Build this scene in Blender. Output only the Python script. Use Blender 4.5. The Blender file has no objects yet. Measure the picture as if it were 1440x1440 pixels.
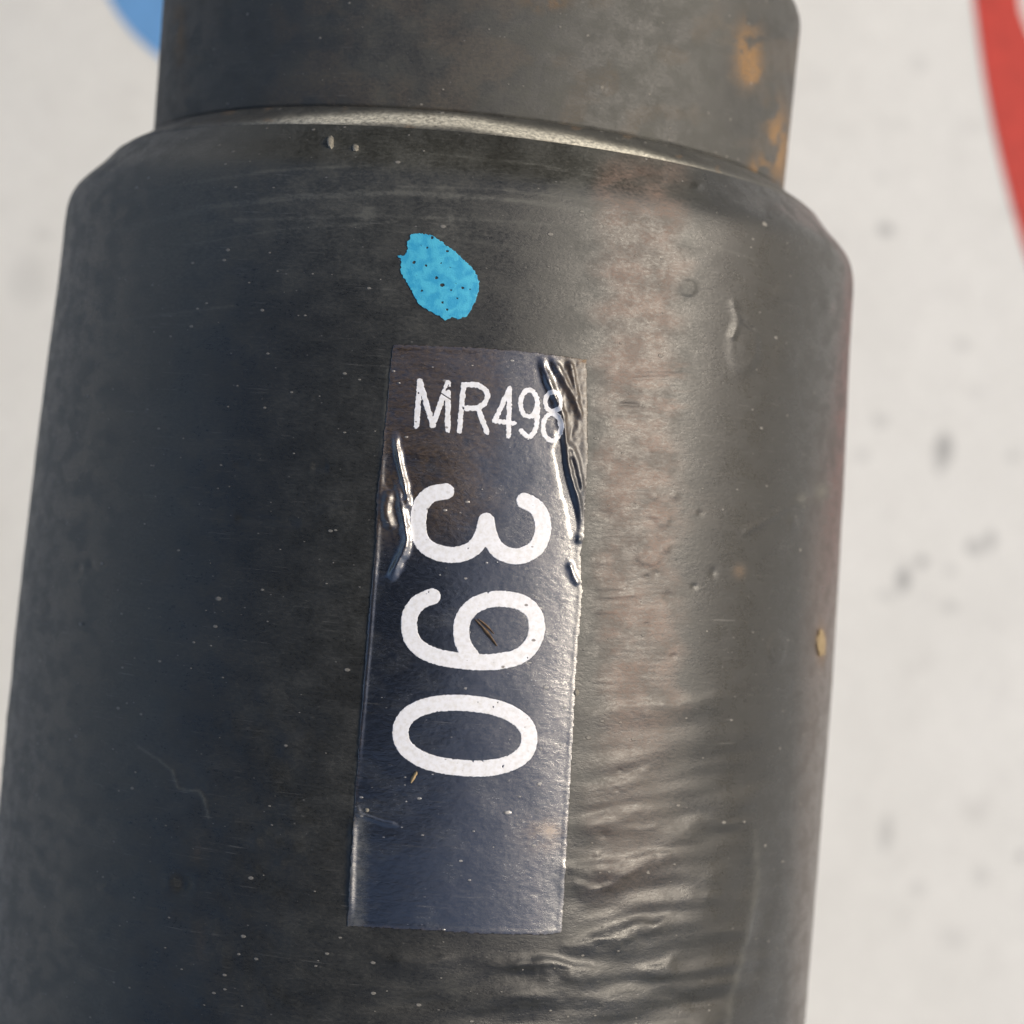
import bpy, math, random
import numpy as np
from math import radians, sin, cos, pi

# ------------------------------------------------------------------ camera, sky, sun, exposure
S = bpy.context.scene
C = bpy.context.collection
FPX = 2700.0                 # focal length measured in photograph pixels (1440 wide)
ROLL = radians(5.0)
AX_X, AX_Z = -0.00703, 0.155          # the shaft's axis runs along +Y at this x and height, raised on added flanges to move its shadow out of view
CAMZ = AX_Z + 0.188
SUN_EL, SUN_AZ = radians(36.5), radians(14)      # azimuth measured in the XY plane from +X
cam_d = bpy.data.cameras.new('camera'); cam = bpy.data.objects.new('camera', cam_d); C.objects.link(cam)
cam.location = (0, 0, CAMZ); cam.rotation_euler = (0, 0, ROLL)
cam_d.sensor_width = 36; cam_d.lens = 36 * FPX / 1440
cam_d.clip_start = 0.005; cam_d.clip_end = 50
cam_d.dof.use_dof = True; cam_d.dof.focus_distance = 0.1515; cam_d.dof.aperture_fstop = 25
S.camera = cam
W = bpy.data.worlds.new('World'); S.world = W; W.use_nodes = True
wn = W.node_tree.nodes; sky = wn.new('ShaderNodeTexSky'); sky.sky_type = 'NISHITA'; sky.sun_disc = False
sky.sun_elevation = SUN_EL; sky.sun_rotation = pi / 2 - SUN_AZ
sky.dust_density = 3; sky.air_density = 0.8; sky.ozone_density = 1.2
W.node_tree.links.new(sky.outputs[0], wn['Background'].inputs[0]); wn['Background'].inputs[1].default_value = 0.125
sun_d = bpy.data.lights.new('sun', 'SUN'); sun = bpy.data.objects.new('sun', sun_d); C.objects.link(sun)
sun_d.energy = 1.75; sun_d.angle = radians(16); sun_d.color = (1.0, 0.89, 0.715)
sun.rotation_euler = (0, pi / 2 - SUN_EL, SUN_AZ)
sun.location = (-0.3, 0.2, 0.4)
S.view_settings.view_transform = 'Standard'; S.view_settings.look = 'None'
S.view_settings.exposure = 0.38; S.view_settings.gamma = 1.0

random.seed(4); RNG = np.random.default_rng(11)

# ------------------------------------------------------------------ numeric helpers
def _lat(seed, n=256): return np.random.default_rng(seed).random((n, n))
_L = {}
def vnoise(x, y, seed):
    g = _L.setdefault(seed, _lat(seed)); n = g.shape[0]
    xi = np.floor(x).astype(int); yi = np.floor(y).astype(int); fx = x - xi; fy = y - yi
    fx = fx*fx*(3-2*fx); fy = fy*fy*(3-2*fy)
    a = g[xi % n, yi % n]; b = g[(xi+1) % n, yi % n]; c = g[xi % n, (yi+1) % n]; d = g[(xi+1) % n, (yi+1) % n]
    return (a*(1-fx)+b*fx)*(1-fy) + (c*(1-fx)+d*fx)*fy
def fbm(x, y, seed, octv=4):
    s = 0; a = 0.5; t = 0
    for k in range(octv):
        s = s + a*vnoise(x, y, seed+k); t += a; a *= .5; x = x*2.03+7.1; y = y*2.03+3.7
    return s/t
def ss(a, b, x):
    t = np.clip((x-a)/(b-a), 0, 1); return t*t*(3-2*t)
def seg_d(u, v, pts, closed=False):
    """distance to a polyline and the running fraction along it"""
    pts = list(pts) + ([pts[0]] if closed else [])
    best = np.full(np.shape(u), 1e9); par = np.zeros(np.shape(u)); side = np.zeros(np.shape(u))
    n = len(pts)-1
    for i in range(n):
        ax, ay = pts[i]; bx, by = pts[i+1]; dx, dy = bx-ax, by-ay; L = dx*dx+dy*dy+1e-9
        t = np.clip(((u-ax)*dx+(v-ay)*dy)/L, 0, 1); d = np.hypot(u-ax-t*dx, v-ay-t*dy)
        m = d < best; best = np.where(m, d, best); par = np.where(m, (i+t)/n, par)
        side = np.where(m, ((u-ax)*dy-(v-ay)*dx)/math.sqrt(L), side)
    return best, par, side
def inside(u, v, poly):
    r = np.zeros(np.shape(u), bool); n = len(poly); j = n-1
    for i in range(n):
        xi, yi = poly[i]; xj, yj = poly[j]
        if yi != yj:
            c = ((yi > v) != (yj > v)) & (u < (xj-xi)*(v-yi)/(yj-yi)+xi)
            r ^= c
        j = i
    return r
def poly_sdf(u, v, poly):
    d, _, _ = seg_d(u, v, poly, True)
    return np.where(inside(u, v, poly), -d, d)
def smooth_line(pts, n=6):
    out = []; P = [pts[0]] + list(pts) + [pts[-1]]
    for i in range(1, len(P)-2):
        p0, p1, p2, p3 = P[i-1], P[i], P[i+1], P[i+2]
        for k in range(n):
            t = k/n
            out.append(tuple(0.5*((2*p1[c]) + (-p0[c]+p2[c])*t + (2*p0[c]-5*p1[c]+4*p2[c]-p3[c])*t*t + (-p0[c]+3*p1[c]-3*p2[c]+p3[c])*t**3) for c in (0, 1)))
    return out + [tuple(pts[-1])]

# ------------------------------------------------------------------ measurement: photograph pixel <-> place on the shaft
Dax = CAMZ - AX_Z
def px2r(h): return Dax*sin(math.atan(h/FPX))
AY = Dax*0.96/FPX                                  # axial metres per pixel at the outline
def project(X, Y, Z):
    xc = X*cos(ROLL)+Y*sin(ROLL); yc = -X*sin(ROLL)+Y*cos(ROLL); d = CAMZ-Z
    return 720+FPX*xc/d, 720-FPX*yc/d
B_Y = np.array([-900, -680, -470, -200, 60, 270, 345, 368, 384, 397, 409, 425, 440, 449.])*AY
B_R = np.array([px2r(h) for h in (579, 578, 577, 575, 567.5, 558.5, 556.5, 555, 551.5, 545, 534, 517, 504, 497)])
_by = np.linspace(-2900*AY, 449*AY, 6700); _kr = np.exp(-(np.arange(-30, 31)/14.)**2); _kr /= _kr.sum()
_br = np.interp(_by, B_Y, B_R); _br = np.convolve(np.concatenate([np.full(30, _br[0]), _br, 2*_br[-1]-_br[-2:-32:-1]]), _kr, 'valid')
def body_r(y): return np.interp(y, _by, _br)
def hit(u, v, off=0.0):
    """where the line of sight through pixel (u, v) meets the body: angle and axial position"""
    u = np.asarray(u, float); v = np.asarray(v, float)
    dx_ = (u-720)/FPX; dy_ = -(v-720)/FPX
    dX = dx_*cos(ROLL)-dy_*sin(ROLL); dY = dx_*sin(ROLL)+dy_*cos(ROLL)
    r = np.full(u.shape, 0.038); ox = 0-AX_X; oz = Dax
    for _ in range(4):
        a = dX*dX+1; b = ox*dX-oz; c = ox*ox+oz*oz-(r+off)**2
        disc = np.maximum(b*b-a*c, 0); t = (-b-np.sqrt(disc))/a
        y = t*dY; r = body_r(y)
    x = ox+t*dX; z = oz-t
    return np.arctan2(x, z), y
def board_pt(u, v, z=0.0):
    dx_ = (u-720)/FPX; dy_ = -(v-720)/FPX; d = CAMZ-z
    return ((dx_*cos(ROLL)-dy_*sin(ROLL))*d, (dx_*sin(ROLL)+dy_*cos(ROLL))*d, z)

# ------------------------------------------------------------------ relief of the body, laid out where the photograph shows it (millimetres)
BUB = [(917,248,15,13,.16),(967,405,9,9,.14),(1045,488,17,30,.16),(1106,500,13,18,.10),(1103,412,13,10,.10),(912,780,14,13,.13),(936,771,6,6,.14),
       (920,724,7,6,.10),(932,730,8,9,.10),(948,698,6,6,.09),(921,698,5,5,.08),(1165,430,7,12,.16),(980,262,7,5,.18),(1090,300,9,7,.16),(1003,805,5,7,-.12),
       (976,825,4,4,-.12),(940,838,7,7,-.13),(922,806,4,4,-.10),(910,811,3,3,-.10),(985,722,4,4,-.12),(947,923,4,4,-.10),(909,878,3,3,-.10),(849,1175,6,6,-.12),
       (840,1202,4,4,.12),(871,1083,3,3,-.1),(866,1110,3,3,-.1),(853,722,9,6,-.10),(1162,690,8,8,.16),(1130,700,7,7,.12),(1115,735,6,8,.12),(1092,912,10,16,.12),
       (257,1245,13,13,-.42),(240,1238,12,12,.22),(147,1250,9,9,.12),(360,1185,8,12,.12),(395,1215,7,7,.1),(70,870,14,18,-.2),(55,850,10,14,.14),(110,797,6,9,-.16),(127,795,6,9,-.16),
       (40,1060,12,22,-.22),(90,1240,18,12,.2),(30,1150,20,12,.22),(465,200,8,12,.06),(500,208,7,7,.1)]
RID = [ # polyline, half width, height, sharp lower side
 ([(800,1004),(850,1001),(930,994),(1000,984),(1060,978)],9,.16),
 ([(815,1068),(860,1066),(905,1062),(960,1062)],8,.08),
 ([(835,1108),(880,1100),(915,1085),(960,1075)],10,.16),
 ([(805,1155),(850,1145),(910,1138),(960,1128)],9,.22),
 ([(868,1168),(900,1166),(925,1160)],8,.22),
 ([(935,1172),(955,1168),(975,1158)],9,.30),
 ([(1000,1130),(1040,1118),(1080,1110)],10,.12),
 ([(860,1208),(900,1206),(940,1203),(990,1196)],8,.16),
 ([(800,1222),(835,1219),(870,1216)],9,.34),
 ([(812,1243),(838,1248),(862,1240),(885,1226)],9,.46),
 ([(1015,1165),(1040,1160),(1065,1156)],8,.14),
 ([(850,1315),(875,1310),(900,1298)],8,.32),
 ([(900,1300),(920,1300),(935,1293)],7,.26),
 ([(780,1331),(820,1324),(870,1322),(910,1318)],9,.24),
 ([(660,1362),(720,1356),(780,1360),(830,1368),(870,1360)],10,.42),
 ([(905,1362),(930,1356),(945,1348)],8,.30),
 ([(520,1345),(590,1352),(650,1350)],10,.2),
 ([(640,1400),(760,1408),(880,1400),(980,1378)],13,.16),
 ([(940,1240),(1000,1232),(1050,1222)],12,.12),
 ([(930,1270),(990,1262),(1040,1250)],12,.12),
 ([(330,727),(370,731),(425,735)],6,-.11),([(330,655),(350,653)],5,-.05),([(438,655),(462,656)],6,-.08),([(430,716),(500,712)],8,.06),
 ([(320,1030),(400,1026),(490,1018)],14,-.16),([(370,835),(440,830),(500,825)],12,-.10),([(380,1195),(430,1200),(480,1196)],16,.12),
 ([(836,860),(870,858)],3,.05),([(836,826),(880,826)],3,.05),([(836,838),(905,836)],3,.06),([(838,792),(870,790)],3,.04),
 ([(880,533),(945,530)],2.5,-.06),([(870,568),(900,570)],2.5,-.08),([(890,522),(965,520)],2.5,.04),
 ([(1150,690),(1100,718),(1060,740),(1040,755)],5,.05),
 ([(1060,1180),(1065,1240),(1050,1300),(1035,1370),(1022,1440)],7,.14),([(1085,1150),(1085,1250),(1065,1340),(1050,1440)],12,-.15),
 ([(195,1050),(225,1070),(242,1085),(250,1108),(262,1112),(280,1112),(287,1125),(292,1150)],2.6,.05),
 ([(1028,420),(1036,450),(1026,480)],5,.10),([(1040,450),(1062,466)],3,-.10),
 ([(492,1290),(497,1140)],5,.16),([(497,1140),(520,900),(534,700),(545,520)],3,.06),
 ([(80,1140),(160,1150),(230,1175)],16,.10),([(60,1290),(150,1330),(230,1330)],22,.14),
]
def relief(u, v):
    h = np.zeros(np.shape(u))
    for (x, y, a, b, k) in BUB:
        q = ((u-x)/a)**2+((v-y)/b)**2
        m = q < 6
        rim = np.exp(-((np.sqrt(q)-1)/.35)**2)*.55 if (k > 0 and a > 7 and y < 1000) else 0
        h += np.where(m, k*(np.exp(-q*1.1)*.8+rim*.6), 0)
    for (pts, w, k) in RID:
        x0 = min(p[0] for p in pts)-5*w; x1 = max(p[0] for p in pts)+5*w; y0 = min(p[1] for p in pts)-5*w; y1 = max(p[1] for p in pts)+5*w
        m = (u > x0) & (u < x1) & (v > y0) & (v < y1)
        if not m.any(): continue
        if w >= 7 and k > 0 and x0 > 600:
            w = w*1.2; ln = math.hypot(pts[-1][0]-pts[0][0], pts[-1][1]-pts[0][1])
            if ln < 85:      # short folds run out gently past both their ends
                (ax, ay), (bx, by) = pts[0], pts[-1]; q = .45
                pts = [(ax-(bx-ax)*q, ay-(by-ay)*q-3)]+list(pts)+[(bx+(bx-ax)*q, by+(by-ay)*q-5)]; k = k*.62
        um, vm = u[m], v[m]
        wob = (fbm(um/40, vm/40, 91, 2)-.5)*w*1.2
        d, t, s = seg_d(um, vm+wob, pts if len(pts) < 3 else smooth_line(pts, 4))
        end = np.clip(np.minimum(t, 1-t)*(2.2 if w >= 7 else 6), 0, 1)
        if k > 0 and w >= 7:      # a fold: slow rise from above, steep drop below
            s = np.where(s > 0, s, s)
            up = np.where(s > 0, np.exp(-(d/(w*.75))**2), np.exp(-(d/(w*2.0))**2))
        else:
            up = np.exp(-(d/w)**2)
        end = end*end*(3-2*end) if w >= 7 else end
        h[m] += k*up*end*(.8+.4*fbm(um/14, vm/14, 77, 2))
    low = ss(930, 1180, v)*ss(785, 835, u+(v-1200)*.03)*(1-ss(1040, 1120, u))
    h += low*(.25+.75*ss(.35, .6, fbm(u/150, v/90, 22, 2)))*.75*(fbm(u/130+v/300, (v+.12*u)/34, 21, 2)-.5)
    low2 = ss(1315, 1400, v)*ss(420, 620, u)
    h += low2*(1-ss(1000, 1080, u))*.7*(fbm(u/150, v/30+u/300, 25, 2)-.5)
    left = ss(780, 1150, v)*(1-ss(380, 520, u))
    h += left*.38*(fbm(u/60, v/52, 31, 3)-.5)
    h += .10*(fbm(u/120, v/75, 35, 3)-.5)
    h += .012*(fbm(u/13, v/4.0, 41, 3)-.5)
    band = ss(820, 850, u)*(1-ss(930, 980, u))*ss(480, 520, v)*(1-ss(940, 1010, v))
    h += band*.035*(fbm(u/38, v/2.6, 44, 3)-.5)
    return h*1e-3
def on_body(u, v, off):
    th, y = hit(u, v)
    r = body_r(y)+relief(u, v)+off
    return AX_X+r*np.sin(th), y, AX_Z+r*np.cos(th)

# ------------------------------------------------------------------ mesh helpers
def make_obj(name, V, F, mats, parent=None, smooth=True, attrs=None, kind=None):
    me = bpy.data.meshes.new(name); V = np.asarray(V, np.float32)
    if isinstance(F, np.ndarray) and F.ndim == 2:
        k = F.shape[1]; me.vertices.add(len(V)); me.vertices.foreach_set('co', V.ravel())
        me.loops.add(F.size); me.loops.foreach_set('vertex_index', F.ravel().astype(np.int32))
        me.polygons.add(len(F)); me.polygons.foreach_set('loop_start', np.arange(0, F.size, k, dtype=np.int32))
        me.polygons.foreach_set('loop_total', np.full(len(F), k, np.int32)); me.update(calc_edges=True)
    else:
        me.from_pydata([tuple(p) for p in V.tolist()], [], [tuple(int(i) for i in f) for f in F]); me.update()
    me.validate()
    if smooth: me.polygons.foreach_set('use_smooth', np.ones(len(me.polygons), bool))
    for k, a in (attrs or {}).items():
        if a.ndim == 2:
            t = me.attributes.new(k, 'FLOAT_VECTOR', 'POINT'); t.data.foreach_set('vector', a.astype(np.float32).ravel())
        else:
            t = me.attributes.new(k, 'FLOAT', 'POINT'); t.data.foreach_set('value', a.astype(np.float32).ravel())
    for m in (mats if isinstance(mats, (list, tuple)) else [mats]): me.materials.append(m)
    o = bpy.data.objects.new(name, me); C.objects.link(o)
    if parent: o.parent = parent
    if kind: o['kind'] = kind
    return o
def tag(o, label, cat=None, group=None):
    o['label'] = label
    if cat: o['category'] = cat
    if group: o['group'] = group
def grid_faces(nr, nc, wrap=True):
    i = np.arange(nr-1)[:, None]*nc; j = np.arange(nc if wrap else nc-1)[None, :]; j2 = (j+1) % nc
    return np.stack([i+j, i+j2, i+nc+j2, i+nc+j], -1).reshape(-1, 4)
def surf_uv(th, y): return np.stack([th.ravel()*38.5, y.ravel()*1000, np.zeros(th.size)], -1)
def iso_sheet(name, sdf, box, step, off, drop, mat, parent, extra=None, attrf=None):
    """a thin sheet lying on the body: marching squares of sdf < 0, with a skirt down to what lies below"""
    x0, y0, x1, y1 = box; nx = int((x1-x0)/step)+1; ny = int((y1-y0)/step)+1
    gx, gy = np.meshgrid(x0+np.arange(nx)*step, y0+np.arange(ny)*step)
    f = sdf(gx, gy); f = np.where(np.abs(f) < 1e-3, 1e-3, f)
    pts = []; idx = {}; faces = []
    def P(i, j):
        k = (i, j)
        if k not in idx: idx[k] = len(pts); pts.append((gx[i, j], gy[i, j]))
        return idx[k]
    def E(i, j, k, l):
        key = (i, j, k, l) if (i, j) < (k, l) else (k, l, i, j)
        if key not in idx:
            a, b = f[i, j], f[k, l]; t = a/(a-b); idx[key] = len(pts)
            pts.append((gx[i, j]+(gx[k, l]-gx[i, j])*t, gy[i, j]+(gy[k, l]-gy[i, j])*t))
        return idx[key]
    ins = f < 0; cnt = ins[:-1, :-1].astype(int)+ins[1:, :-1]+ins[:-1, 1:]+ins[1:, 1:]
    for i, j in zip(*np.nonzero(cnt)):
        cs = [(i, j), (i+1, j), (i+1, j+1), (i, j+1)]
        if cnt[i, j] == 4: faces.append([P(*c) for c in cs]); continue
        poly = []
        for a in range(4):
            c, d = cs[a], cs[(a+1) % 4]
            if ins[c]: poly.append(P(*c))
            if ins[c] != ins[d]: poly.append(E(*c, *d))
        if len(poly) >= 3: faces.append(poly)
    p = np.array(pts); u, v = p[:, 0], p[:, 1]
    ex = extra(u, v)*1e-3 if extra else 0
    X, Y, Z = on_body(u, v, off+ex); V = np.stack([X, Y, Z], -1)
    cntE = {}
    for fc in faces:
        for a in range(len(fc)):
            e = (fc[a], fc[(a+1) % len(fc)]); k = (min(e), max(e)); cntE.setdefault(k, []).append(e)
    bd = [e[0] for e in cntE.values() if len(e) == 1]
    X2, Y2, Z2 = on_body(u, v, off-drop+(ex if drop < off*.8 else 0)); base = {}; V = V.tolist(); UV = [(a, b) for a, b in pts]
    for e in bd:
        for q in e:
            if q not in base: base[q] = len(V); V.append((X2[q], Y2[q], Z2[q])); UV.append(pts[q])
        faces.append([e[0], base[e[0]], base[e[1]], e[1]])
    UV = np.array(UV); th, yy = hit(UV[:, 0], UV[:, 1])
    at = {'uvc': surf_uv(th, yy)}
    if attrf:
        for k, a in attrf(UV[:, 0], UV[:, 1]).items(): at[k] = a
    return make_obj(name, V, faces, mat, parent, True, at)

# ------------------------------------------------------------------ material helpers
class NT:
    def __init__(s, name):
        s.m = bpy.data.materials.new(name); s.m.use_nodes = True; s.t = s.m.node_tree; s.n = s.t.nodes; s.b = s.n['Principled BSDF']
    def link(s, a, b): s.t.links.new(a, b)
    def attr(s, name, fac=True):
        a = s.n.new('ShaderNodeAttribute'); a.attribute_name = name; return a.outputs['Fac' if fac else 'Vector']
    def mapping(s, src, scale, loc=(0,0,0)):
        m = s.n.new('ShaderNodeMapping'); s.link(src, m.inputs[0]); m.inputs['Scale'].default_value = scale; m.inputs['Location'].default_value = loc; return m.outputs[0]
    def noise(s, vec, scale, detail=4, rough=.55, dist=0):
        t = s.n.new('ShaderNodeTexNoise'); t.inputs['Scale'].default_value = scale; t.inputs['Detail'].default_value = detail
        t.inputs['Roughness'].default_value = rough; t.inputs['Distortion'].default_value = dist; s.link(vec, t.inputs['Vector']); return t.outputs['Fac']
    def voro(s, vec, scale, rnd=1):
        t = s.n.new('ShaderNodeTexVoronoi'); t.inputs['Scale'].default_value = scale; s.link(vec, t.inputs['Vector']); return t
    def ramp(s, x, a, b, lo=0., hi=1.):
        r = s.n.new('ShaderNodeMapRange'); r.interpolation_type = 'SMOOTHSTEP'; s.link(x, r.inputs[0])
        for i, q in zip((1, 2, 3, 4), (a, b, lo, hi)): r.inputs[i].default_value = q
        return r.outputs[0]
    def op(s, o, a, b=None, clamp=False):
        m = s.n.new('ShaderNodeMath'); m.operation = o; m.use_clamp = clamp
        for i, q in enumerate((a, b)):
            if q is None: continue
            if isinstance(q, (int, float)): m.inputs[i].default_value = q
            else: s.link(q, m.inputs[i])
        return m.outputs[0]
    def mix(s, fac, a, b):
        m = s.n.new('ShaderNodeMix'); m.data_type = 'RGBA'
        if isinstance(fac, (int, float)): m.inputs[0].default_value = fac
        else: s.link(fac, m.inputs[0])
        for i, q in ((6, a), (7, b)):
            if isinstance(q, tuple): m.inputs[i].default_value = (*q, 1)
            else: s.link(q, m.inputs[i])
        return m.outputs[2]
    def bump(s, h, strength, dist, prev=None):
        b = s.n.new('ShaderNodeBump'); b.inputs['Strength'].default_value = strength; b.inputs['Distance'].default_value = dist
        s.link(h, b.inputs['Height'])
        if prev: s.link(prev, b.inputs['Normal'])
        return b.outputs[0]

def specks(t, uvc, scale, size, dens, seed):
    """scattered light specks: cells of a voronoi whose random value is high, cut to a small disc"""
    vec = t.mapping(uvc, (scale*.6, scale, 1), (seed, seed*.7, 0)); v = t.voro(vec, 1)
    sep = t.n.new('ShaderNodeSeparateColor'); t.link(v.outputs['Color'], sep.inputs[0])
    keep = t.op('GREATER_THAN', sep.outputs[0], 1-dens)
    sz = t.op('MULTIPLY', sep.outputs[1], size)
    disc = t.op('SUBTRACT', sz, v.outputs['Distance']); disc = t.ramp(disc, -.02, .05)
    return t.op('MULTIPLY', t.op('MULTIPLY', disc, keep), sep.outputs[2])

def paint_material(name, base, warm, rough0, label=False):
    t = NT(name); uvc = t.attr('uvc', False)
    dust = t.attr('dust'); brown = t.attr('brown'); rust = t.attr('rust')
    n1 = t.noise(t.mapping(uvc, (.35, .5, 1)), 1, 6, .62)
    n2 = t.noise(t.mapping(uvc, (2.2, 4.5, 1), (3, 9, 0)), 1, 5, .7, .3)
    n3 = t.noise(t.mapping(uvc, (9, 14, 1)), 1, 3, .6)
    d1 = t.op('MULTIPLY', dust, t.op('ADD', t.ramp(n1, .3, .72, .6, 1.1), t.ramp(n2, .35, .8, -.2, .55)), True)
    col = t.mix(d1, base, (.092, .092, .078))
    st = t.noise(t.mapping(uvc, (.10, 5.5, 1), (2, 1, 0)), 1, 4, .65); st2 = t.noise(t.mapping(uvc, (.5, .35, 1), (7, 2, 0)), 1, 3, .6)
    stk = t.op('MULTIPLY', t.ramp(st, .58, .72), t.ramp(st2, .44, .64, 0, .5))
    col = t.mix(stk, col, (.16, .155, .14))
    b1 = t.op('MULTIPLY', brown, t.ramp(n2, .3, .66, .25, 1), True)
    col = t.mix(b1, col, warm)
    r1 = t.op('MULTIPLY', rust, t.ramp(n2, .25, .55), True)
    col = t.mix(r1, col, t.mix(t.ramp(n3, .35, .65), (.14, .065, .026), (.29, .19, .085)))
    sp = t.op('ADD', t.op('ADD', specks(t, uvc, 1.3, .20, .34, 3.3), specks(t, uvc, 2.1, .22, .22, 6.1), True), specks(t, uvc, .55, .13, .2, 8.1), True)
    sp2 = specks(t, uvc, 3.2, .20, .20, 5.5)
    col = t.mix(t.op('MULTIPLY', sp, .50), col, (.34, .32, .28))
    col = t.mix(t.op('MULTIPLY', sp2, .35), col, (.26, .25, .23))
    dk = specks(t, uvc, .8, .16, .12, 12.5)
    col = t.mix(t.op('MULTIPLY', dk, .7), col, (.006, .006, .006))
    t.link(col, t.b.inputs['Base Color'])
    rr = t.op('ADD', t.op('MULTIPLY', d1, .26), t.ramp(n2, .2, .8, rough0-.06, rough0+.12))
    rr = t.op('ADD', rr, t.op('MULTIPLY', t.op('ADD', r1, sp, True), .35), True)
    if not label: rr = t.op('ADD', rr, t.op('ADD', t.op('MULTIPLY', b1, .10), t.op('MULTIPLY', t.ramp(n1, .42, .62), .12)), True)
    mt = t.attr('matte'); rr = t.op('ADD', rr, t.op('MULTIPLY', mt, .22), True)
    t.link(t.ramp(mt, 0, 1, .5, .22), t.b.inputs['Specular IOR Level'])
    t.link(rr, t.b.inputs['Roughness']); t.b.inputs['IOR'].default_value = 2.4 if label else 1.56
    fine = t.noise(t.mapping(uvc, (6, 16, 1)), 1, 4, .7)
    diag = t.n.new('ShaderNodeMapping'); t.link(uvc, diag.inputs[0]); diag.inputs['Rotation'].default_value = (0, 0, radians(35)); diag.inputs['Scale'].default_value = (5, 22, 1)
    dg = t.noise(diag.outputs[0], 1, 3, .6)
    nb = t.bump(n2, .18 if label else .35, .00010); nb = t.bump(fine, .2 if label else .32, .00003, nb); nb = t.bump(dg, .25 if label else .22, .00002, nb)
    nb = t.bump(sp, .6, .00008, nb)
    t.link(nb, t.b.inputs['Normal'])
    return t.m

def plain(name, col, rough, noise_amt=.2, scale=900, bump=.0, col2=None):
    t = NT(name); tc = t.n.new('ShaderNodeTexCoord').outputs['Object']
    n = t.noise(tc, scale, 5, .6)
    c2 = col2 or tuple(c*(1-noise_amt) for c in col)
    t.link(t.mix(t.ramp(n, .3, .7), col, c2), t.b.inputs['Base Color']); t.b.inputs['Roughness'].default_value = rough
    if bump: t.link(t.bump(n, .5, bump), t.b.inputs['Normal'])
    return t.m

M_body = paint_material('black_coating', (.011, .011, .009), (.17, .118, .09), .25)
M_neck = paint_material('dark_neck_paint', (.018, .018, .017), (.12, .09, .06), .46)
M_label = paint_material('label_film', (.008, .011, .018), (.070, .044, .020), .15, True)

# ------------------------------------------------------------------ white surface with its print
t = NT('white_vinyl'); tc = t.n.new('ShaderNodeTexCoord').outputs['Object']
nA = t.noise(tc, 38, 5, .6); nB = t.noise(t.mapping(tc, (1, 1, 1), (3, 5, 0)), 140, 4, .6); nC = t.noise(t.mapping(tc, (1, .8, 1), (9, 1, 0)), 75, 2, .5)
col = t.mix(t.ramp(nA, .35, .7), (.82, .82, .775), (.775, .775, .73))
col = t.mix(t.ramp(nB, .55, .78, 0, .45), col, (.62, .61, .58))
col = t.mix(t.ramp(nC, .62, .80, 0, .5), col, (.50, .49, .46))
MARKS = [(1327,632,13,24,.8),(1322,655,8,12,.5),(1238,592,12,10,.35),(1213,640,10,10,.3),(1270,815,10,20,.8),(1296,789,9,9,.65),(1371,770,14,12,.55),(1392,760,9,16,.6),
         (1245,323,11,9,.65),(1336,853,11,9,.35),(1247,838,16,9,.25),(1336,802,10,8,.3),(1354,484,12,8,.3),(1246,1172,9,26,.45),(1290,90,14,12,.2),(1424,642,9,8,.35),
         (1255,175,22,12,.10),(1372,550,16,8,.15),(40,395,26,40,.18),(1380,1230,12,16,.25),(1340,1320,20,18,.2),(1290,1250,14,12,.25),(1437,1204,7,8,.6),(1240,250,12,8,.15),(60,330,14,10,.15)]
sepx = t.n.new('ShaderNodeSeparateXYZ'); t.link(tc, sepx.inputs[0])
wobn = t.op('MULTIPLY', t.op('SUBTRACT', t.noise(tc, 420, 3, .6), .5), .9)
acc = None
for (u, v, a, b, k) in MARKS:
    x, y, _ = board_pt(u, v); s = FPX/(CAMZ)
    qx = t.op('MULTIPLY', t.op('SUBTRACT', sepx.outputs[0], x), s/a); qy = t.op('MULTIPLY', t.op('SUBTRACT', sepx.outputs[1], y), s/b)
    q = t.op('ADD', t.op('MULTIPLY', qx, qx), t.op('MULTIPLY', qy, qy))
    w = t.op('MULTIPLY', t.ramp(t.op('ADD', q, wobn), -.2, 1.9, 1, 0), k*.75)
    acc = w if acc is None else t.op('MAXIMUM', acc, w)
weave = t.op('MULTIPLY', t.noise(t.mapping(tc, (2600, 320, 1)), 1, 2, .5), t.noise(t.mapping(tc, (320, 2600, 1)), 1, 2, .5))
col = t.mix(t.ramp(weave, .15, .36, .32, 0), col, (.58, .57, .54))
col = t.mix(acc, col, (.13, .135, .14))
t.link(col, t.b.inputs['Base Color']); t.b.inputs['Roughness'].default_value = .55
t.link(t.bump(nB, .3, .0004), t.b.inputs['Normal'])
M_board = t.m
def box_mesh(x0, x1, y0, y1, z0, z1):
    V = [(x, y, z) for z in (z0, z1) for (x, y) in ((x0, y0), (x1, y0), (x1, y1), (x0, y1))]
    return V, [(3, 2, 1, 0), (4, 5, 6, 7), (0, 1, 5, 4), (1, 2, 6, 5), (2, 3, 7, 6), (3, 0, 4, 7)]
V, F = box_mesh(-1.5, 1.5, -1.5, 1.5, -.012, 0)
board = make_obj('tabletop', V, F, M_board, smooth=False, kind='structure')
tag(board, 'white smudged flat surface with blue and red print')
M_blue = plain('blue_print', (.16, .38, .72), .5, .12, 300)
M_red = plain('red_print', (.62, .055, .035), .5, .2, 300)
def ring_sheet(name, cx, cy, r0, r1, a0, a1, mat, n=96, z=0.0006, z0=0.0):
    V = []; F = []
    for i in range(n+1):
        a = a0+(a1-a0)*i/n; d = (cos(a), sin(a))
        for (r, zz) in ((r0, z0), (r0, z), (r1, z), (r1, z0)): V.append((cx+d[0]*r, cy+d[1]*r, zz))
        if i:
            for k in range(3): q = 4*(i-1)+k; F.append((q, q+4, q+5, q+1))
    return make_obj(name, V, F, mat, board, smooth=False)
bx, by, _ = board_pt(362, -112); br = 236*CAMZ/FPX
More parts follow.
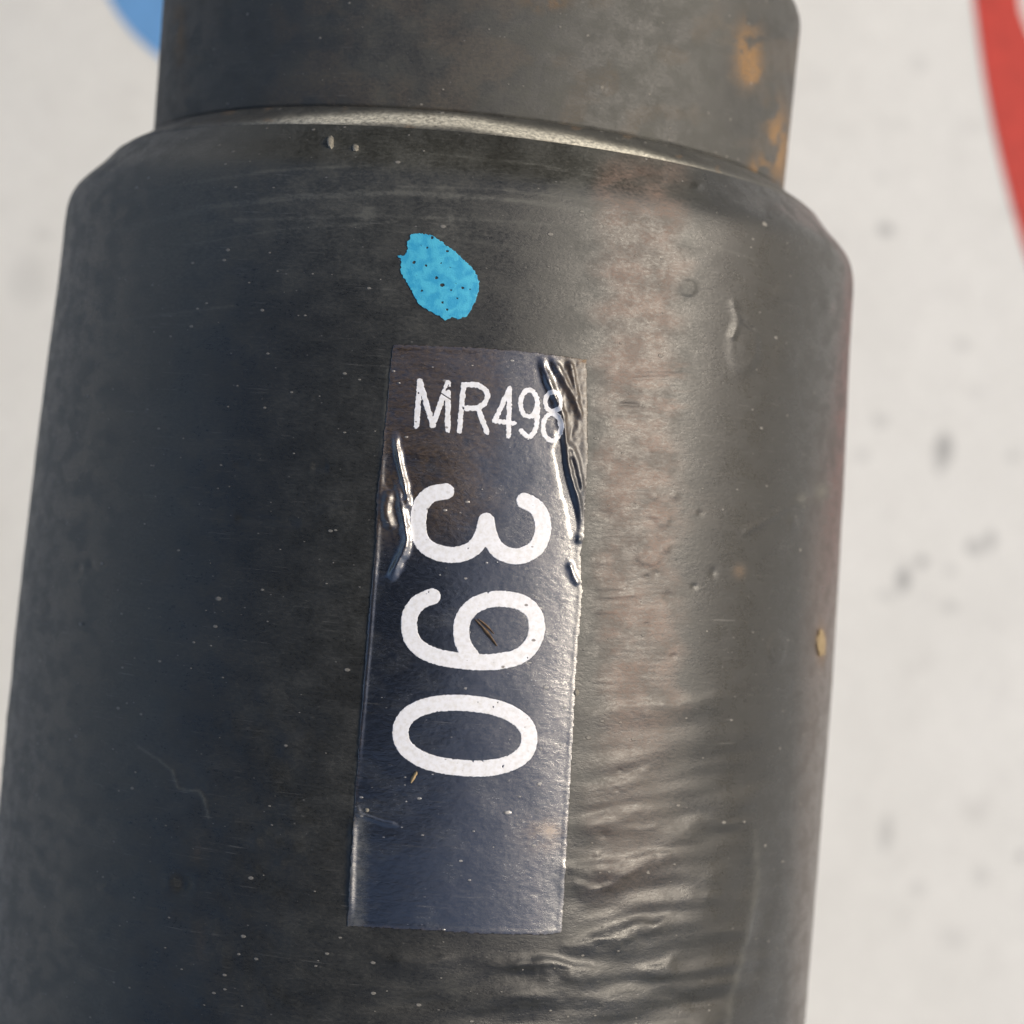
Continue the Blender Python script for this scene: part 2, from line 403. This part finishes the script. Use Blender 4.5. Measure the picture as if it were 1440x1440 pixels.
ring_sheet('printed_disc', bx, by, .00001, br, 0, 2*pi, M_blue, z=.00012)
def circ3(p, q, r):
    (ax, ay), (bx, by), (cx, cy) = p, q, r; d = 2*(ax*(by-cy)+bx*(cy-ay)+cx*(ay-by))
    ux = ((ax*ax+ay*ay)*(by-cy)+(bx*bx+by*by)*(cy-ay)+(cx*cx+cy*cy)*(ay-by))/d
    uy = ((ax*ax+ay*ay)*(cx-bx)+(bx*bx+by*by)*(ax-cx)+(cx*cx+cy*cy)*(bx-ax))/d
    return ux, uy, math.hypot(ax-ux, ay-uy)
RL = smooth_line([(1340,-260),(1355,-120),(1368,-10),(1381,90),(1398,185),(1418,270),(1444,360),(1490,480),(1560,620),(1650,760),(1760,900)], 4)
V = []; F = []
for i, (u, v) in enumerate(RL):
    wd = 64+max(0, v-20)*.30
    for (uu, zz) in ((u, 0), (u, .00012), (u+wd, .00012), (u+wd, 0)): p = board_pt(uu, v); V.append((p[0], p[1], zz))
    if i:
        for k in range(3): q = 4*(i-1)+k; F.append((q+1, q+5, q+4, q))
make_obj('printed_band', V, F, M_red, board, smooth=False)

# ------------------------------------------------------------------ the shaft
shaft = bpy.data.objects.new('drive_shaft', None); shaft.empty_display_size = .01; C.objects.link(shaft)
tag(shaft, 'worn black cylindrical steel shaft with narrower neck, blue paint dab and MR498 390 sticker', 'metal shaft')

def masks_body(u, v):
    du = np.zeros(np.shape(u)); 
    du += .75*(1-ss(60, 380, u-(-.1)*(v-300)))                       # dusty left flank
    du += .34*(1-ss(280, 520, v))*ss(80, 300, u)
    du += .18+.26*(fbm(u/70, v/45, 51, 4)-.4)
    du += .45*ss(700, 840, u)*(1-ss(940, 1080, u))*(1-ss(1100, 1300, v))  # paler along the highlight band, its brightness partly put into the colour
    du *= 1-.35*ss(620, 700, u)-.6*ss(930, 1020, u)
    for pts, w, k in (([(150,330),(290,292),(420,277),(560,271),(700,279),(790,290),(900,312)],3.2,.8), ([(330,310),(520,303),(680,309),(800,318)],2.2,.35),
                      ([(400,306),(600,330),(740,350)],1.6,.2), ([(120,300),(240,262),(380,240),(520,232)],2,.35), ([(260,345),(400,322),(560,312)],1.4,.3), ([(560,262),(700,266),(830,282)],1.5,.4), ([(850,305),(960,330),(1060,365)],1.6,.3), ([(90,470),(200,446),(330,430)],2,.3), ([(600,215),(760,232),(880,258)],1.5,.35), ([(195,1050),(225,1070),(242,1085),(250,1108),(262,1112),(280,1112),(287,1125),(292,1150)],1.8,.8),
                      ([(1062,1170),(1065,1240),(1050,1300),(1035,1370),(1022,1440)],5,.35), ([(497,1140),(520,900),(534,700),(545,520)],3,.4), ([(826,520),(830,620),(824,760),(815,900)],4,.6)):
        d, tt, s = seg_d(u, v, pts); du += k*np.exp(-(d/w)**2)*(.35+1.1*fbm(u/11, v/9, 61, 2))
    for (x, y, a, k) in ((465,200,7,.8),(500,208,7,.5),(517,300,9,.6),(632,308,6,.5),(800,500,20,.2),(1155,692,9,.8),(1128,702,7,.6),(950,440,12,.3)):
        du += k*np.exp(-(((u-x)/a)**2+((v-y)/(a*1.2))**2))
    wob = 60*(fbm(u/60, v/34, 71, 3)-.5)
    brn = 1.0*ss(826, 872, u+wob*.6)*(1-ss(925, 975, u+wob*.8))*ss(190, 270, v)*(1-ss(930, 1080, v+wob))*(.35+.65*ss(.34, .66, fbm(u/40, v/24, 72, 5)))  # brown dirt film that also carries the warm highlight band as colour
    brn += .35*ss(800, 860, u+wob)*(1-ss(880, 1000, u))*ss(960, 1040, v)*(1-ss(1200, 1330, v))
    brn += .5*ss(.5, .7, fbm(u/30, v/3.5, 73, 3))*ss(860, 890, u)*(1-ss(950, 980, u))*ss(500, 515, v)*(1-ss(580, 600, v))
    brn += .55*np.exp(-(((u-905)/60)**2+((v-715)/22)**2))*ss(.3, .6, fbm(u/20, v/9, 74, 3))
    brn += .30*ss(1110, 1150, u+.04*(v-1000))*ss(500, 900, v)
    rs = .9*np.exp(-(((u-1155)/6)**2+((v-905)/22)**2)) + .07*np.exp(-(((u-277)/5)**2+((v-1195)/18)**2)) + .05*np.exp(-(((u-283)/7)**2+((v-1330)/30)**2))
    rs *= 1; rs += .35*np.exp(-(((u-1040)/8)**2+((v-803)/9)**2))
    return {'dust': np.clip(du, 0, 1), 'brown': np.clip(brn, 0, 1), 'rust': np.clip(rs, 0, 1)}

def lathe(name, ys, rs_fn, mat, maskf, relf, ncol=760, back=70, thmax=radians(96)):
    th = np.concatenate([np.linspace(-thmax, thmax, ncol), np.linspace(thmax, 2*pi-thmax, back+2)[1:-1]])
    TH, Y = np.meshgrid(th, ys); R = rs_fn(Y)
    X = AX_X+R*np.sin(TH); Z = AX_Z+R*np.cos(TH); u, v = project(X, Y, Z)
    front = (1-ss(radians(80), radians(95), np.abs(np.where(TH > pi, TH-2*pi, TH))))
    R = R+(relf(u, v)*front if relf else 0)
    X = AX_X+R*np.sin(TH); Z = AX_Z+R*np.cos(TH)
    at = {'uvc': surf_uv(TH, Y)}
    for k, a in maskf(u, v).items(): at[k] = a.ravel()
    return make_obj(name, np.stack([X.ravel(), Y.ravel(), Z.ravel()], -1), grid_faces(len(ys), len(th)), mat, shaft, True, at)

ys = np.concatenate([np.linspace(-.192, -.066, 14)[:-1], np.linspace(-.066, 449*AY, 860)])
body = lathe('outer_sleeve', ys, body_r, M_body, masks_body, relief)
# rolled lip between neck and body, the cream highlight on its upper slope painted into the colour
L_Y = np.array([447, 449.5, 452, 456, 460, 464, 470, 476, 480, 483.])*AY
L_R = np.array([px2r(h) for h in (491, 493, 492, 488, 482, 475, 465, 457, 450, 443)])
def lip_r(y): return np.interp(y, L_Y, L_R)
def lip_masks(u, v):
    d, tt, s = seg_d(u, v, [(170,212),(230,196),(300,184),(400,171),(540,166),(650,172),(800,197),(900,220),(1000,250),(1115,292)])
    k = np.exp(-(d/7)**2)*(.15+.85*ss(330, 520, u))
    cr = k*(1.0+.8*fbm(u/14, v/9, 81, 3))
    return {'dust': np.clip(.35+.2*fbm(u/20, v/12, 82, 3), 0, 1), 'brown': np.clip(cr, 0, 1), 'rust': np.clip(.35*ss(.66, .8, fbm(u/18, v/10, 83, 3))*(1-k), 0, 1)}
M_lip = paint_material('lip_paint', (.03, .03, .028), (.78, .74, .60), .40)  # the cream second colour is the painted highlight
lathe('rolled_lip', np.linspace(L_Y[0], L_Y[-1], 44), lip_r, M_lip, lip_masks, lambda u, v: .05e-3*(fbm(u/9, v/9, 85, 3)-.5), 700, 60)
# narrower neck going out of the picture, with its far shoulder
N_Y = np.array([478, 480, 482, 486, 722, 734, 744, 752, 758, 762, 763, 3400.])*AY
N_R = np.array([px2r(h) for h in (443, 441, 442, 444.5, 448, 447, 443, 436, 425, 410, 396, 394)])
def neck_r(y): return np.interp(y, N_Y, N_R)
def neck_masks(u, v):
    n = fbm(u/16, v/20, 88, 4)
    rs = np.exp(-(((u-1052)/17)**2+((v-72)/34)**2)) + .9*np.exp(-(((u-1058)/13)**2+((v-103)/14)**2)) + np.exp(-(((u-1093)/15)**2+((v-205)/50)**2)) \
        + np.exp(-(((u-1068)/12)**2+((v-238)/16)**2)) + .5*np.exp(-(((u-770)/26)**2+((v-2)/10)**2)) + .5*np.exp(-(((u-252)/9)**2+((v-45)/50)**2))
    du = .5+.45*(fbm(u/60, v/50, 86, 4)-.4)+.15*ss(740, 840, u)*(1-ss(900, 1000, u))-.3*ss(980, 1060, u)
    return {'dust': np.clip(du, 0, 1), 'brown': np.clip(.3*ss(.5, .7, fbm(u/50, v/40, 87, 3)), 0, 1), 'rust': np.clip(rs*ss(.30, .56, n)*1.2, 0, 1)}
lathe('neck', np.concatenate([np.linspace(478*AY, 766*AY, 270), np.linspace(770*AY, 3400*AY, 8)]), neck_r, M_neck, neck_masks,
      lambda u, v: .06e-3*(fbm(u/30, v/24, 89, 3)-.5), 640, 60)

# unseen flanges added to raise the shaft until its shadow leaves the frame
for yc, r0, nm in ((-.190, .038, 'added_flange'), (.240, .026, 'added_flange')):
    fy = np.array([-.012, -.012, -.011, .011, .012, .012])+yc; fr = np.array([r0, AX_Z-.0015, AX_Z, AX_Z, AX_Z-.0015, r0])
    th = np.linspace(0, 2*pi, 97)[:-1]; V = [(AX_X+r*sin(a), y, AX_Z+r*cos(a)) for y, r in zip(fy, fr) for a in th]
    V = np.array(V); n = len(V)
    make_obj(nm, V, grid_faces(6, 96), M_neck, shaft, False, {'uvc': V*1000., 'dust': np.full(n, .4), 'brown': np.zeros(n), 'rust': np.zeros(n)})

# ------------------------------------------------------------------ sticker and its print
LAB = [(553,484),(600,486),(650,488),(700,491),(745,495),(790,501),(824,506),(825,560),(826,640),(823,700),(821,752),(816,780),(819,830),(813,900),(808,980),(803,1080),(797,1180),
       (791,1280),(789,1312),(752,1314),(680,1313),(600,1308),(540,1305),(489,1302),(492,1240),(499,1140),(506,1030),(514,930),(522,830),(529,760),(530,700),(538,640),(543,590),(548,530)]
def lab_sdf(u, v): return poly_sdf(u, v, LAB)+(fbm(u/5, v/5, 101, 3)-.5)*3.2
FOLDS = [([(762,505),(768,530),(778,556),(790,585),(794,625),(800,665),(812,705),(820,735)],4.5,.42),
         ([(775,503),(790,530),(806,560),(818,590)],4,.30),([(800,505),(806,535),(812,565)],3,.22),
         ([(786,600),(788,650),(796,690),(804,720),(806,752)],4,-.28),([(800,620),(812,660),(822,700)],4,.28),
         ([(556,612),(562,650),(570,685),(576,715)],3.6,.34),([(560,680),(566,720),(572,760),(560,790),(548,815)],5,.40),
         ([(548,690),(544,720),(552,745)],6,.34),([(540,740),(544,780),(536,810)],6,-.25),([(550,640),(545,670),(552,690)],4,-.22),
         ([(800,790),(806,810),(814,822)],4,.16),([(810,757),(822,760)],4,.3),([(497,1143),(510,1146),(540,1156),(560,1160)],2.4,.10),([(500,1130),(505,1143)],3,.12)]
def lab_rel(u, v):
    h = np.zeros(u.shape)
    for pts, w, k in FOLDS:
        d, tt, s = seg_d(u, v, smooth_line(pts, 4) if len(pts) > 2 else pts); w = w*1.15; d = d+(fbm(u/11, v/11, 114, 2)-.5)*w*.7; h += .85*k*np.exp(-(d/w)**2)*np.clip(np.minimum(tt, 1-tt)*5+.15, 0, 1)
    crin = ss(760, 790, u+(v-500)*-.05)*(1-ss(600, 700, v)); h += crin*.13*(fbm(u/7+v/40, v/22, 111, 3)-.35)
    h += .05*(fbm(u/60, v/45, 112, 3)-.5)+.012*(fbm(u/6, v/5, 113, 3)-.5)
    h = np.maximum(h, -.035)
    e = lab_sdf(u, v); h = h*(.25+.75*ss(0, 10, -e))+.015*np.exp(-((e+4)/3)**2)
    return h
def lab_masks(u, v):
    brn = 1.15*(1-ss(650, 735, u+30*(fbm(u/30, v/30, 125, 2)-.5)))*(1-ss(690, 800, v))*(.35+.65*ss(.28, .55, fbm(u/22, v/26, 121, 4)))+.25*(1-ss(560, 640, v))
    brn += .6*ss(765, 800, u)*(1-ss(600, 700, v))
    brn += 1.6*np.exp(-(((u-768)/28)**2+((v-1172)/24)**2))*ss(.25, .5, fbm(u/10, v/10, 122, 3))
    e = lab_sdf(u, v); brn += .7*ss(-6, 0, e)*fbm(u/8, v/8, 123, 2)
    du = .02+.12*ss(.5, .7, fbm(u/40, v/30, 124, 4))+.3*ss(740, 790, u)*ss(1150, 1250, v)
    du += .6*(1-ss(505, 525, u+(v-1200)*.03))*ss(1120, 1160, v)
    rs = .8*np.exp(-(((u-772)/12)**2+((v-1168)/9)**2))+.9*np.exp(-(((u-820)/7)**2+((v-507)/4)**2))
    mt = ss(772, 800, u)*(1-ss(620, 760, v))+.6*(1-ss(552, 572, u))*ss(610, 650, v)*(1-ss(760, 810, v))+.5*ss(800, 815, u)
    return {'dust': np.clip(du, 0, 1), 'brown': np.clip(brn, 0, 1), 'rust': np.clip(rs, 0, 1), 'matte': np.clip(mt, 0, 1)}
sticker = iso_sheet('sticker', lab_sdf, (480, 474, 836, 1324), 1.6, .00007, .00009, M_label, shaft, lab_rel, lab_masks)
sticker['label'] = 'dark glossy strip sticker with crumpled edges'

t = NT('white_print'); uvc = t.attr('uvc', False)
g1 = t.noise(t.mapping(uvc, (2.5, 2.5, 1)), 1, 5, .65); g2 = t.noise(t.mapping(uvc, (12, 12, 1)), 1, 3, .6)
col = t.mix(t.ramp(g1, .35, .75), (.82, .83, .85), (.68, .67, .64))
col = t.mix(t.op('MULTIPLY', specks(t, uvc, 2.2, .26, .42, 2.2), .85), col, (.12, .10, .08))
col = t.mix(t.op('MULTIPLY', specks(t, uvc, 4, .25, .2, 7.2), .5), col, (.3, .28, .25))
t.link(col, t.b.inputs['Base Color']); t.b.inputs['Roughness'].default_value = .42
t.link(t.bump(g2, .3, .00002), t.b.inputs['Normal']); M_white = t.m
def Z4(p): return [(480+x/3.6, 470+y/3.6) for x, y in p]
def Z5(p): return [(460+x/2.6667, 800+y/2.6667) for x, y in p]
def ell(cx, cy, rx, ry, n=40, e=2.0, rot=0):
    o = []
    for i in range(n):
        a = 2*pi*i/n; x = rx*abs(cos(a))**(2/e)*(1 if cos(a) >= 0 else -1); y = ry*abs(sin(a))**(2/e)*(1 if sin(a) >= 0 else -1)
        o.append((cx+x*cos(rot)-y*sin(rot), cy+x*sin(rot)+y*cos(rot)))
    return o+[o[0]]
GLY = [
 ('small letter M', 7.6, [Z4([(380,465),(398,238),(462,462),(540,248),(538,485)])]),
 ('small letter R', 7.4, [Z4([(597,490),(618,257)]), smooth_line(Z4([(618,257),(680,257),(725,280),(738,315),(722,352),(680,374),(612,374)]), 4), Z4([(690,374),(736,496)])]),
 ('small digit 4', 6.6, [Z4([(845,515),(850,274),(775,440),(872,450)])]),
 ('small digit 9', 6.6, [ell(*Z4([(948,350)])[0], 11.8, 18.5), smooth_line(Z4([(991,350),(990,430),(978,490),(945,520),(908,488)]), 4)]),
 ('small digit 8', 6.6, [ell(*Z4([(1068,342)])[0], 10.3, 13.6), ell(*Z4([(1064,470)])[0], 12.2, 19)]),
 ('large sideways digit 3', 22.5, [smooth_line(Z4([(530,795),(452,813),(403,868),(389,960),(403,1040),(455,1092),(540,1116),(620,1108),(682,1070),(716,1010),(733,945)]), 5),
                          smooth_line(Z4([(733,945),(746,1010),(785,1085),(850,1120),(915,1120),(982,1083),(1015,1020),(1018,950),(995,890),(958,858),(925,843)]), 5)]),
 ('large sideways digit 9', 22.5, [smooth_line(Z5([(395,103),(345,125),(314,165),(307,220),(322,270),(362,308),(425,332),(500,344),(580,350),(650,345),(712,330),(757,298),(781,250),(785,205),(770,160),(735,130),(690,116),(640,112),(590,120),(540,146),(509,190),(502,240),(513,288),(545,334)]), 4)]),
 ('large sideways digit 0', 22.5, [ell(*Z5([(516,625)])[0], 90.5, 45.7, 64, 2.25, radians(4))]),
]
for gi, (nm, w, strokes) in enumerate(GLY):
    xs = [p[0] for s_ in strokes for p in s_]; yy = [p[1] for s_ in strokes for p in s_]; small = w < 10
    def sdf(u, v, strokes=strokes, w=w, small=small, gi=gi):
        d = np.full(np.shape(u), 1e9)
        for s_ in strokes: d = np.minimum(d, seg_d(u, v, s_)[0])
        d = d-w/2+(fbm(u/2.6, v/2.6, 130+gi, 2)-.5)*(2.6 if small else 1.6)
        wear = fbm(u/7, v/7, 150+gi, 3)
        d = np.maximum(d, (wear-(.80 if small else .86))*40)
        if gi == 0:   # the nick across the M
            d = np.maximum(d, .8-seg_d(u, v, [(617,551),(634,562)])[0])
        return d
    m = w+3
    o = iso_sheet('printed_digit' if 'digit' in nm else 'printed_letter', sdf, (min(xs)-m, min(yy)-m, max(xs)+m, max(yy)+m), .8 if small else 1.3, .00010, .00004, M_white, sticker, lab_rel)
    o['label'] = 'white '+nm

# ------------------------------------------------------------------ dab of blue paint
DOT = [(540+x/9, 300+y/9) for x, y in [(330,270),(480,258),(600,275),(690,330),(780,400),(860,450),(960,540),(1040,620),(1120,690),(1180,800),(1200,860),(1195,980),(1160,1100),(1110,1190),(1060,1300),(940,1340),(860,1318),
       (770,1350),(700,1300),(560,1230),(450,1160),(400,1080),(330,950),(260,830),(210,750),(215,650),(220,580),(150,530),(270,540),(300,450),(285,360),(335,330)]]
PITS = [(665,815,30),(735,910,34),(995,945,26),(545,435,18),(380,620,30),(530,660,26),(740,1130,20),(795,1220,20),(800,480,20),(410,790,14),(915,890,14),(925,1075,16),(610,310,26),(480,980,20),(850,970,18),(720,630,14),(1090,960,14)]
PITS = [(540+x/9, 300+y/9, r/9) for x, y, r in PITS]
def dot_sdf(u, v):
    d = poly_sdf(u, v, DOT)+(fbm(u/2.2+v/6, v/2.2, 161, 3)-.5)*3.4
    for (x, y, r) in PITS: d = np.maximum(d, r*.75-np.hypot(u-x, (v-y)*1.2)+(fbm(u/1.5, v/1.5, 163, 2)-.5)*2)
    return np.maximum(d, (fbm(u/2.5, v/2, 164, 3)-.82)*30)
t = NT('blue_paint'); uvc = t.attr('uvc', False)
g1 = t.noise(t.mapping(uvc, (1.1, 1.1, 1)), 1, 5, .6, .4); g2 = t.noise(t.mapping(uvc, (9, 9, 1)), 1, 3, .6)
t.link(t.mix(t.ramp(g1, .38, .62), (.030, .34, .56), (.07, .47, .65)), t.b.inputs['Base Color']); t.b.inputs['Roughness'].default_value = .5
t.link(t.bump(t.op('ADD', g1, g2), .5, .00004), t.b.inputs['Normal'])
dab = iso_sheet('paint_dab', dot_sdf, (548, 320, 682, 458), .9, .00006, .00008, t.m, shaft)
dab['label'] = 'bright blue oval dab of paint'

# ------------------------------------------------------------------ bits of debris stuck to it
def splinter(name, pts, w, mat, lift=.00025, thick=.0002):
    """a thin straw sliver with a lens-shaped section that follows the surface"""
    P = smooth_line(pts, 4); n = len(P); V = []; F = []
    for i, (u, v) in enumerate(P):
        a = P[max(i-1, 0)]; b = P[min(i+1, n-1)]; dx, dy = b[0]-a[0], b[1]-a[1]; L = math.hypot(dx, dy); nx, ny = -dy/L, dx/L
        k = w/2*(.35+.65*math.sin(pi*(i+.6)/(n+.2)))*(1+.25*random.uniform(-1, 1))
        for (s, q) in ((-1, 0), (-.5, .8), (0, 1), (.5, .7), (1, 0), (0, -.6)):
            x, y, z = on_body(np.array([u+nx*k*s]), np.array([v+ny*k*s]), lift+thick*q); V.append((float(x[0]), float(y[0]), float(z[0])))
        if i:
            for j in range(6): F.append((6*(i-1)+j, 6*(i-1)+(j+1) % 6, 6*i+(j+1) % 6, 6*i+j))
    F.append(tuple(range(5, -1, -1))); F.append(tuple(range(6*(n-1), 6*n)))
    return make_obj(name, V, F, mat, smooth=False)
M_straw = plain('dry_straw', (.17, .105, .05), .7, .5, 2500, .00003, (.06, .035, .02))
M_pale = plain('pale_straw', (.42, .30, .15), .7, .3, 2500, .00003)
M_grit = plain('pale_grit', (.28, .26, .21), .8, .4, 3000, .00003)
tag(splinter('straw', [(668,871),(678,882),(688,894),(698,908)], 4.5, M_straw), 'brown straw splinter lying inside the loop of the printed 9', 'straw')
tag(splinter('straw', [(672,870),(684,880),(694,891)], 2.6, M_straw, .0003, .00012), 'thinner brown splinter crossing the first one inside the loop of the 9', 'straw')
tag(splinter('straw', [(586,1085),(582,1092),(578,1100)], 5, M_pale), 'short pale straw fragment just below the printed 0', 'straw')
def grit(u, v, a, b, mat, label, k=.00035):
    V = []; F = []; rings = 4; seg = 9
    for i in range(rings+1):
        ph = pi/2*i/rings
        for j in range(seg):
            th = 2*pi*j/seg; q = cos(ph)*(.8+.35*random.random()) if i < rings else .02
            x, y, z = on_body(np.array([u+a*q*cos(th)]), np.array([v+b*q*sin(th)]), sin(ph)*k+.00001); V.append((float(x[0]), float(y[0]), float(z[0])))
        if i:
            for j in range(seg): F.append((seg*(i-1)+j, seg*(i-1)+(j+1) % seg, seg*i+(j+1) % seg, seg*i+j))
    F.append(tuple(range(seg*rings, seg*(rings+1))))
    o = make_obj('grit', V, F, mat, smooth=False); tag(o, label, 'grit')
grit(465, 200, 5, 9, M_grit, 'pale stone chip stuck just below the lip left of centre')
grit(500, 208, 5, 5, M_grit, 'small grey crumb just right of the pale chip below the lip', .0002)
grit(1154, 905, 6, 22, plain('tan_chip', (.27, .20, .105), .8, .3, 2000), 'tan flake on the right edge of the shaft', .0003)
grit(516, 1139, 3.2, 3.2, M_grit, 'tiny white crumb on the lower left corner seam of the sticker', .0002)
grit(810, 974, 4, 5, M_grit, 'tiny pale crumb on the right edge of the sticker beside the 0', .0002)

# ------------------------------------------------------------------ the phone that takes the picture, level above the shaft: the shaft mirrors it
def rounded_slab(x0, x1, y0, y1, z0, z1, r, mat, name, parent=None):
    V = []; F = []; prof = [(z0, .0012), (z0+.0012, 0), (z1-.0012, 0), (z1, .0012)]; n = 0
    for z, ins in prof:
        ring = []
        for cx, cy, a0 in ((x1-r, y1-r, 0), (x0+r, y1-r, pi/2), (x0+r, y0+r, pi), (x1-r, y0+r, 3*pi/2)):
            for k in range(9):
                a = a0+pi/2*k/8; ring.append((cx+(r-ins)*cos(a), cy+(r-ins)*sin(a), z))
        n = len(ring); V += ring
    for i in range(3):
        for j in range(n): F.append((i*n+j, i*n+(j+1) % n, (i+1)*n+(j+1) % n, (i+1)*n+j))
    F += [tuple(range(n-1, -1, -1)), tuple(range(3*n, 4*n))]
    return make_obj(name, V, F, mat, parent, smooth=False)
ph = rounded_slab(-.144, .018, -.048, .030, CAMZ+.012, CAMZ+.020, .009, plain('phone_case', (.012, .012, .013), .35), 'phone')
ph.rotation_euler = (0, 0, ROLL); tag(ph, 'dark slim phone held level above the shaft, mirrored in the sticker', 'phone')
lens = rounded_slab(-.006, .006, -.006, .006, CAMZ+.0105, CAMZ+.012, .0059, plain('lens_glass', (.02, .02, .03), .1), 'camera_lens', ph)
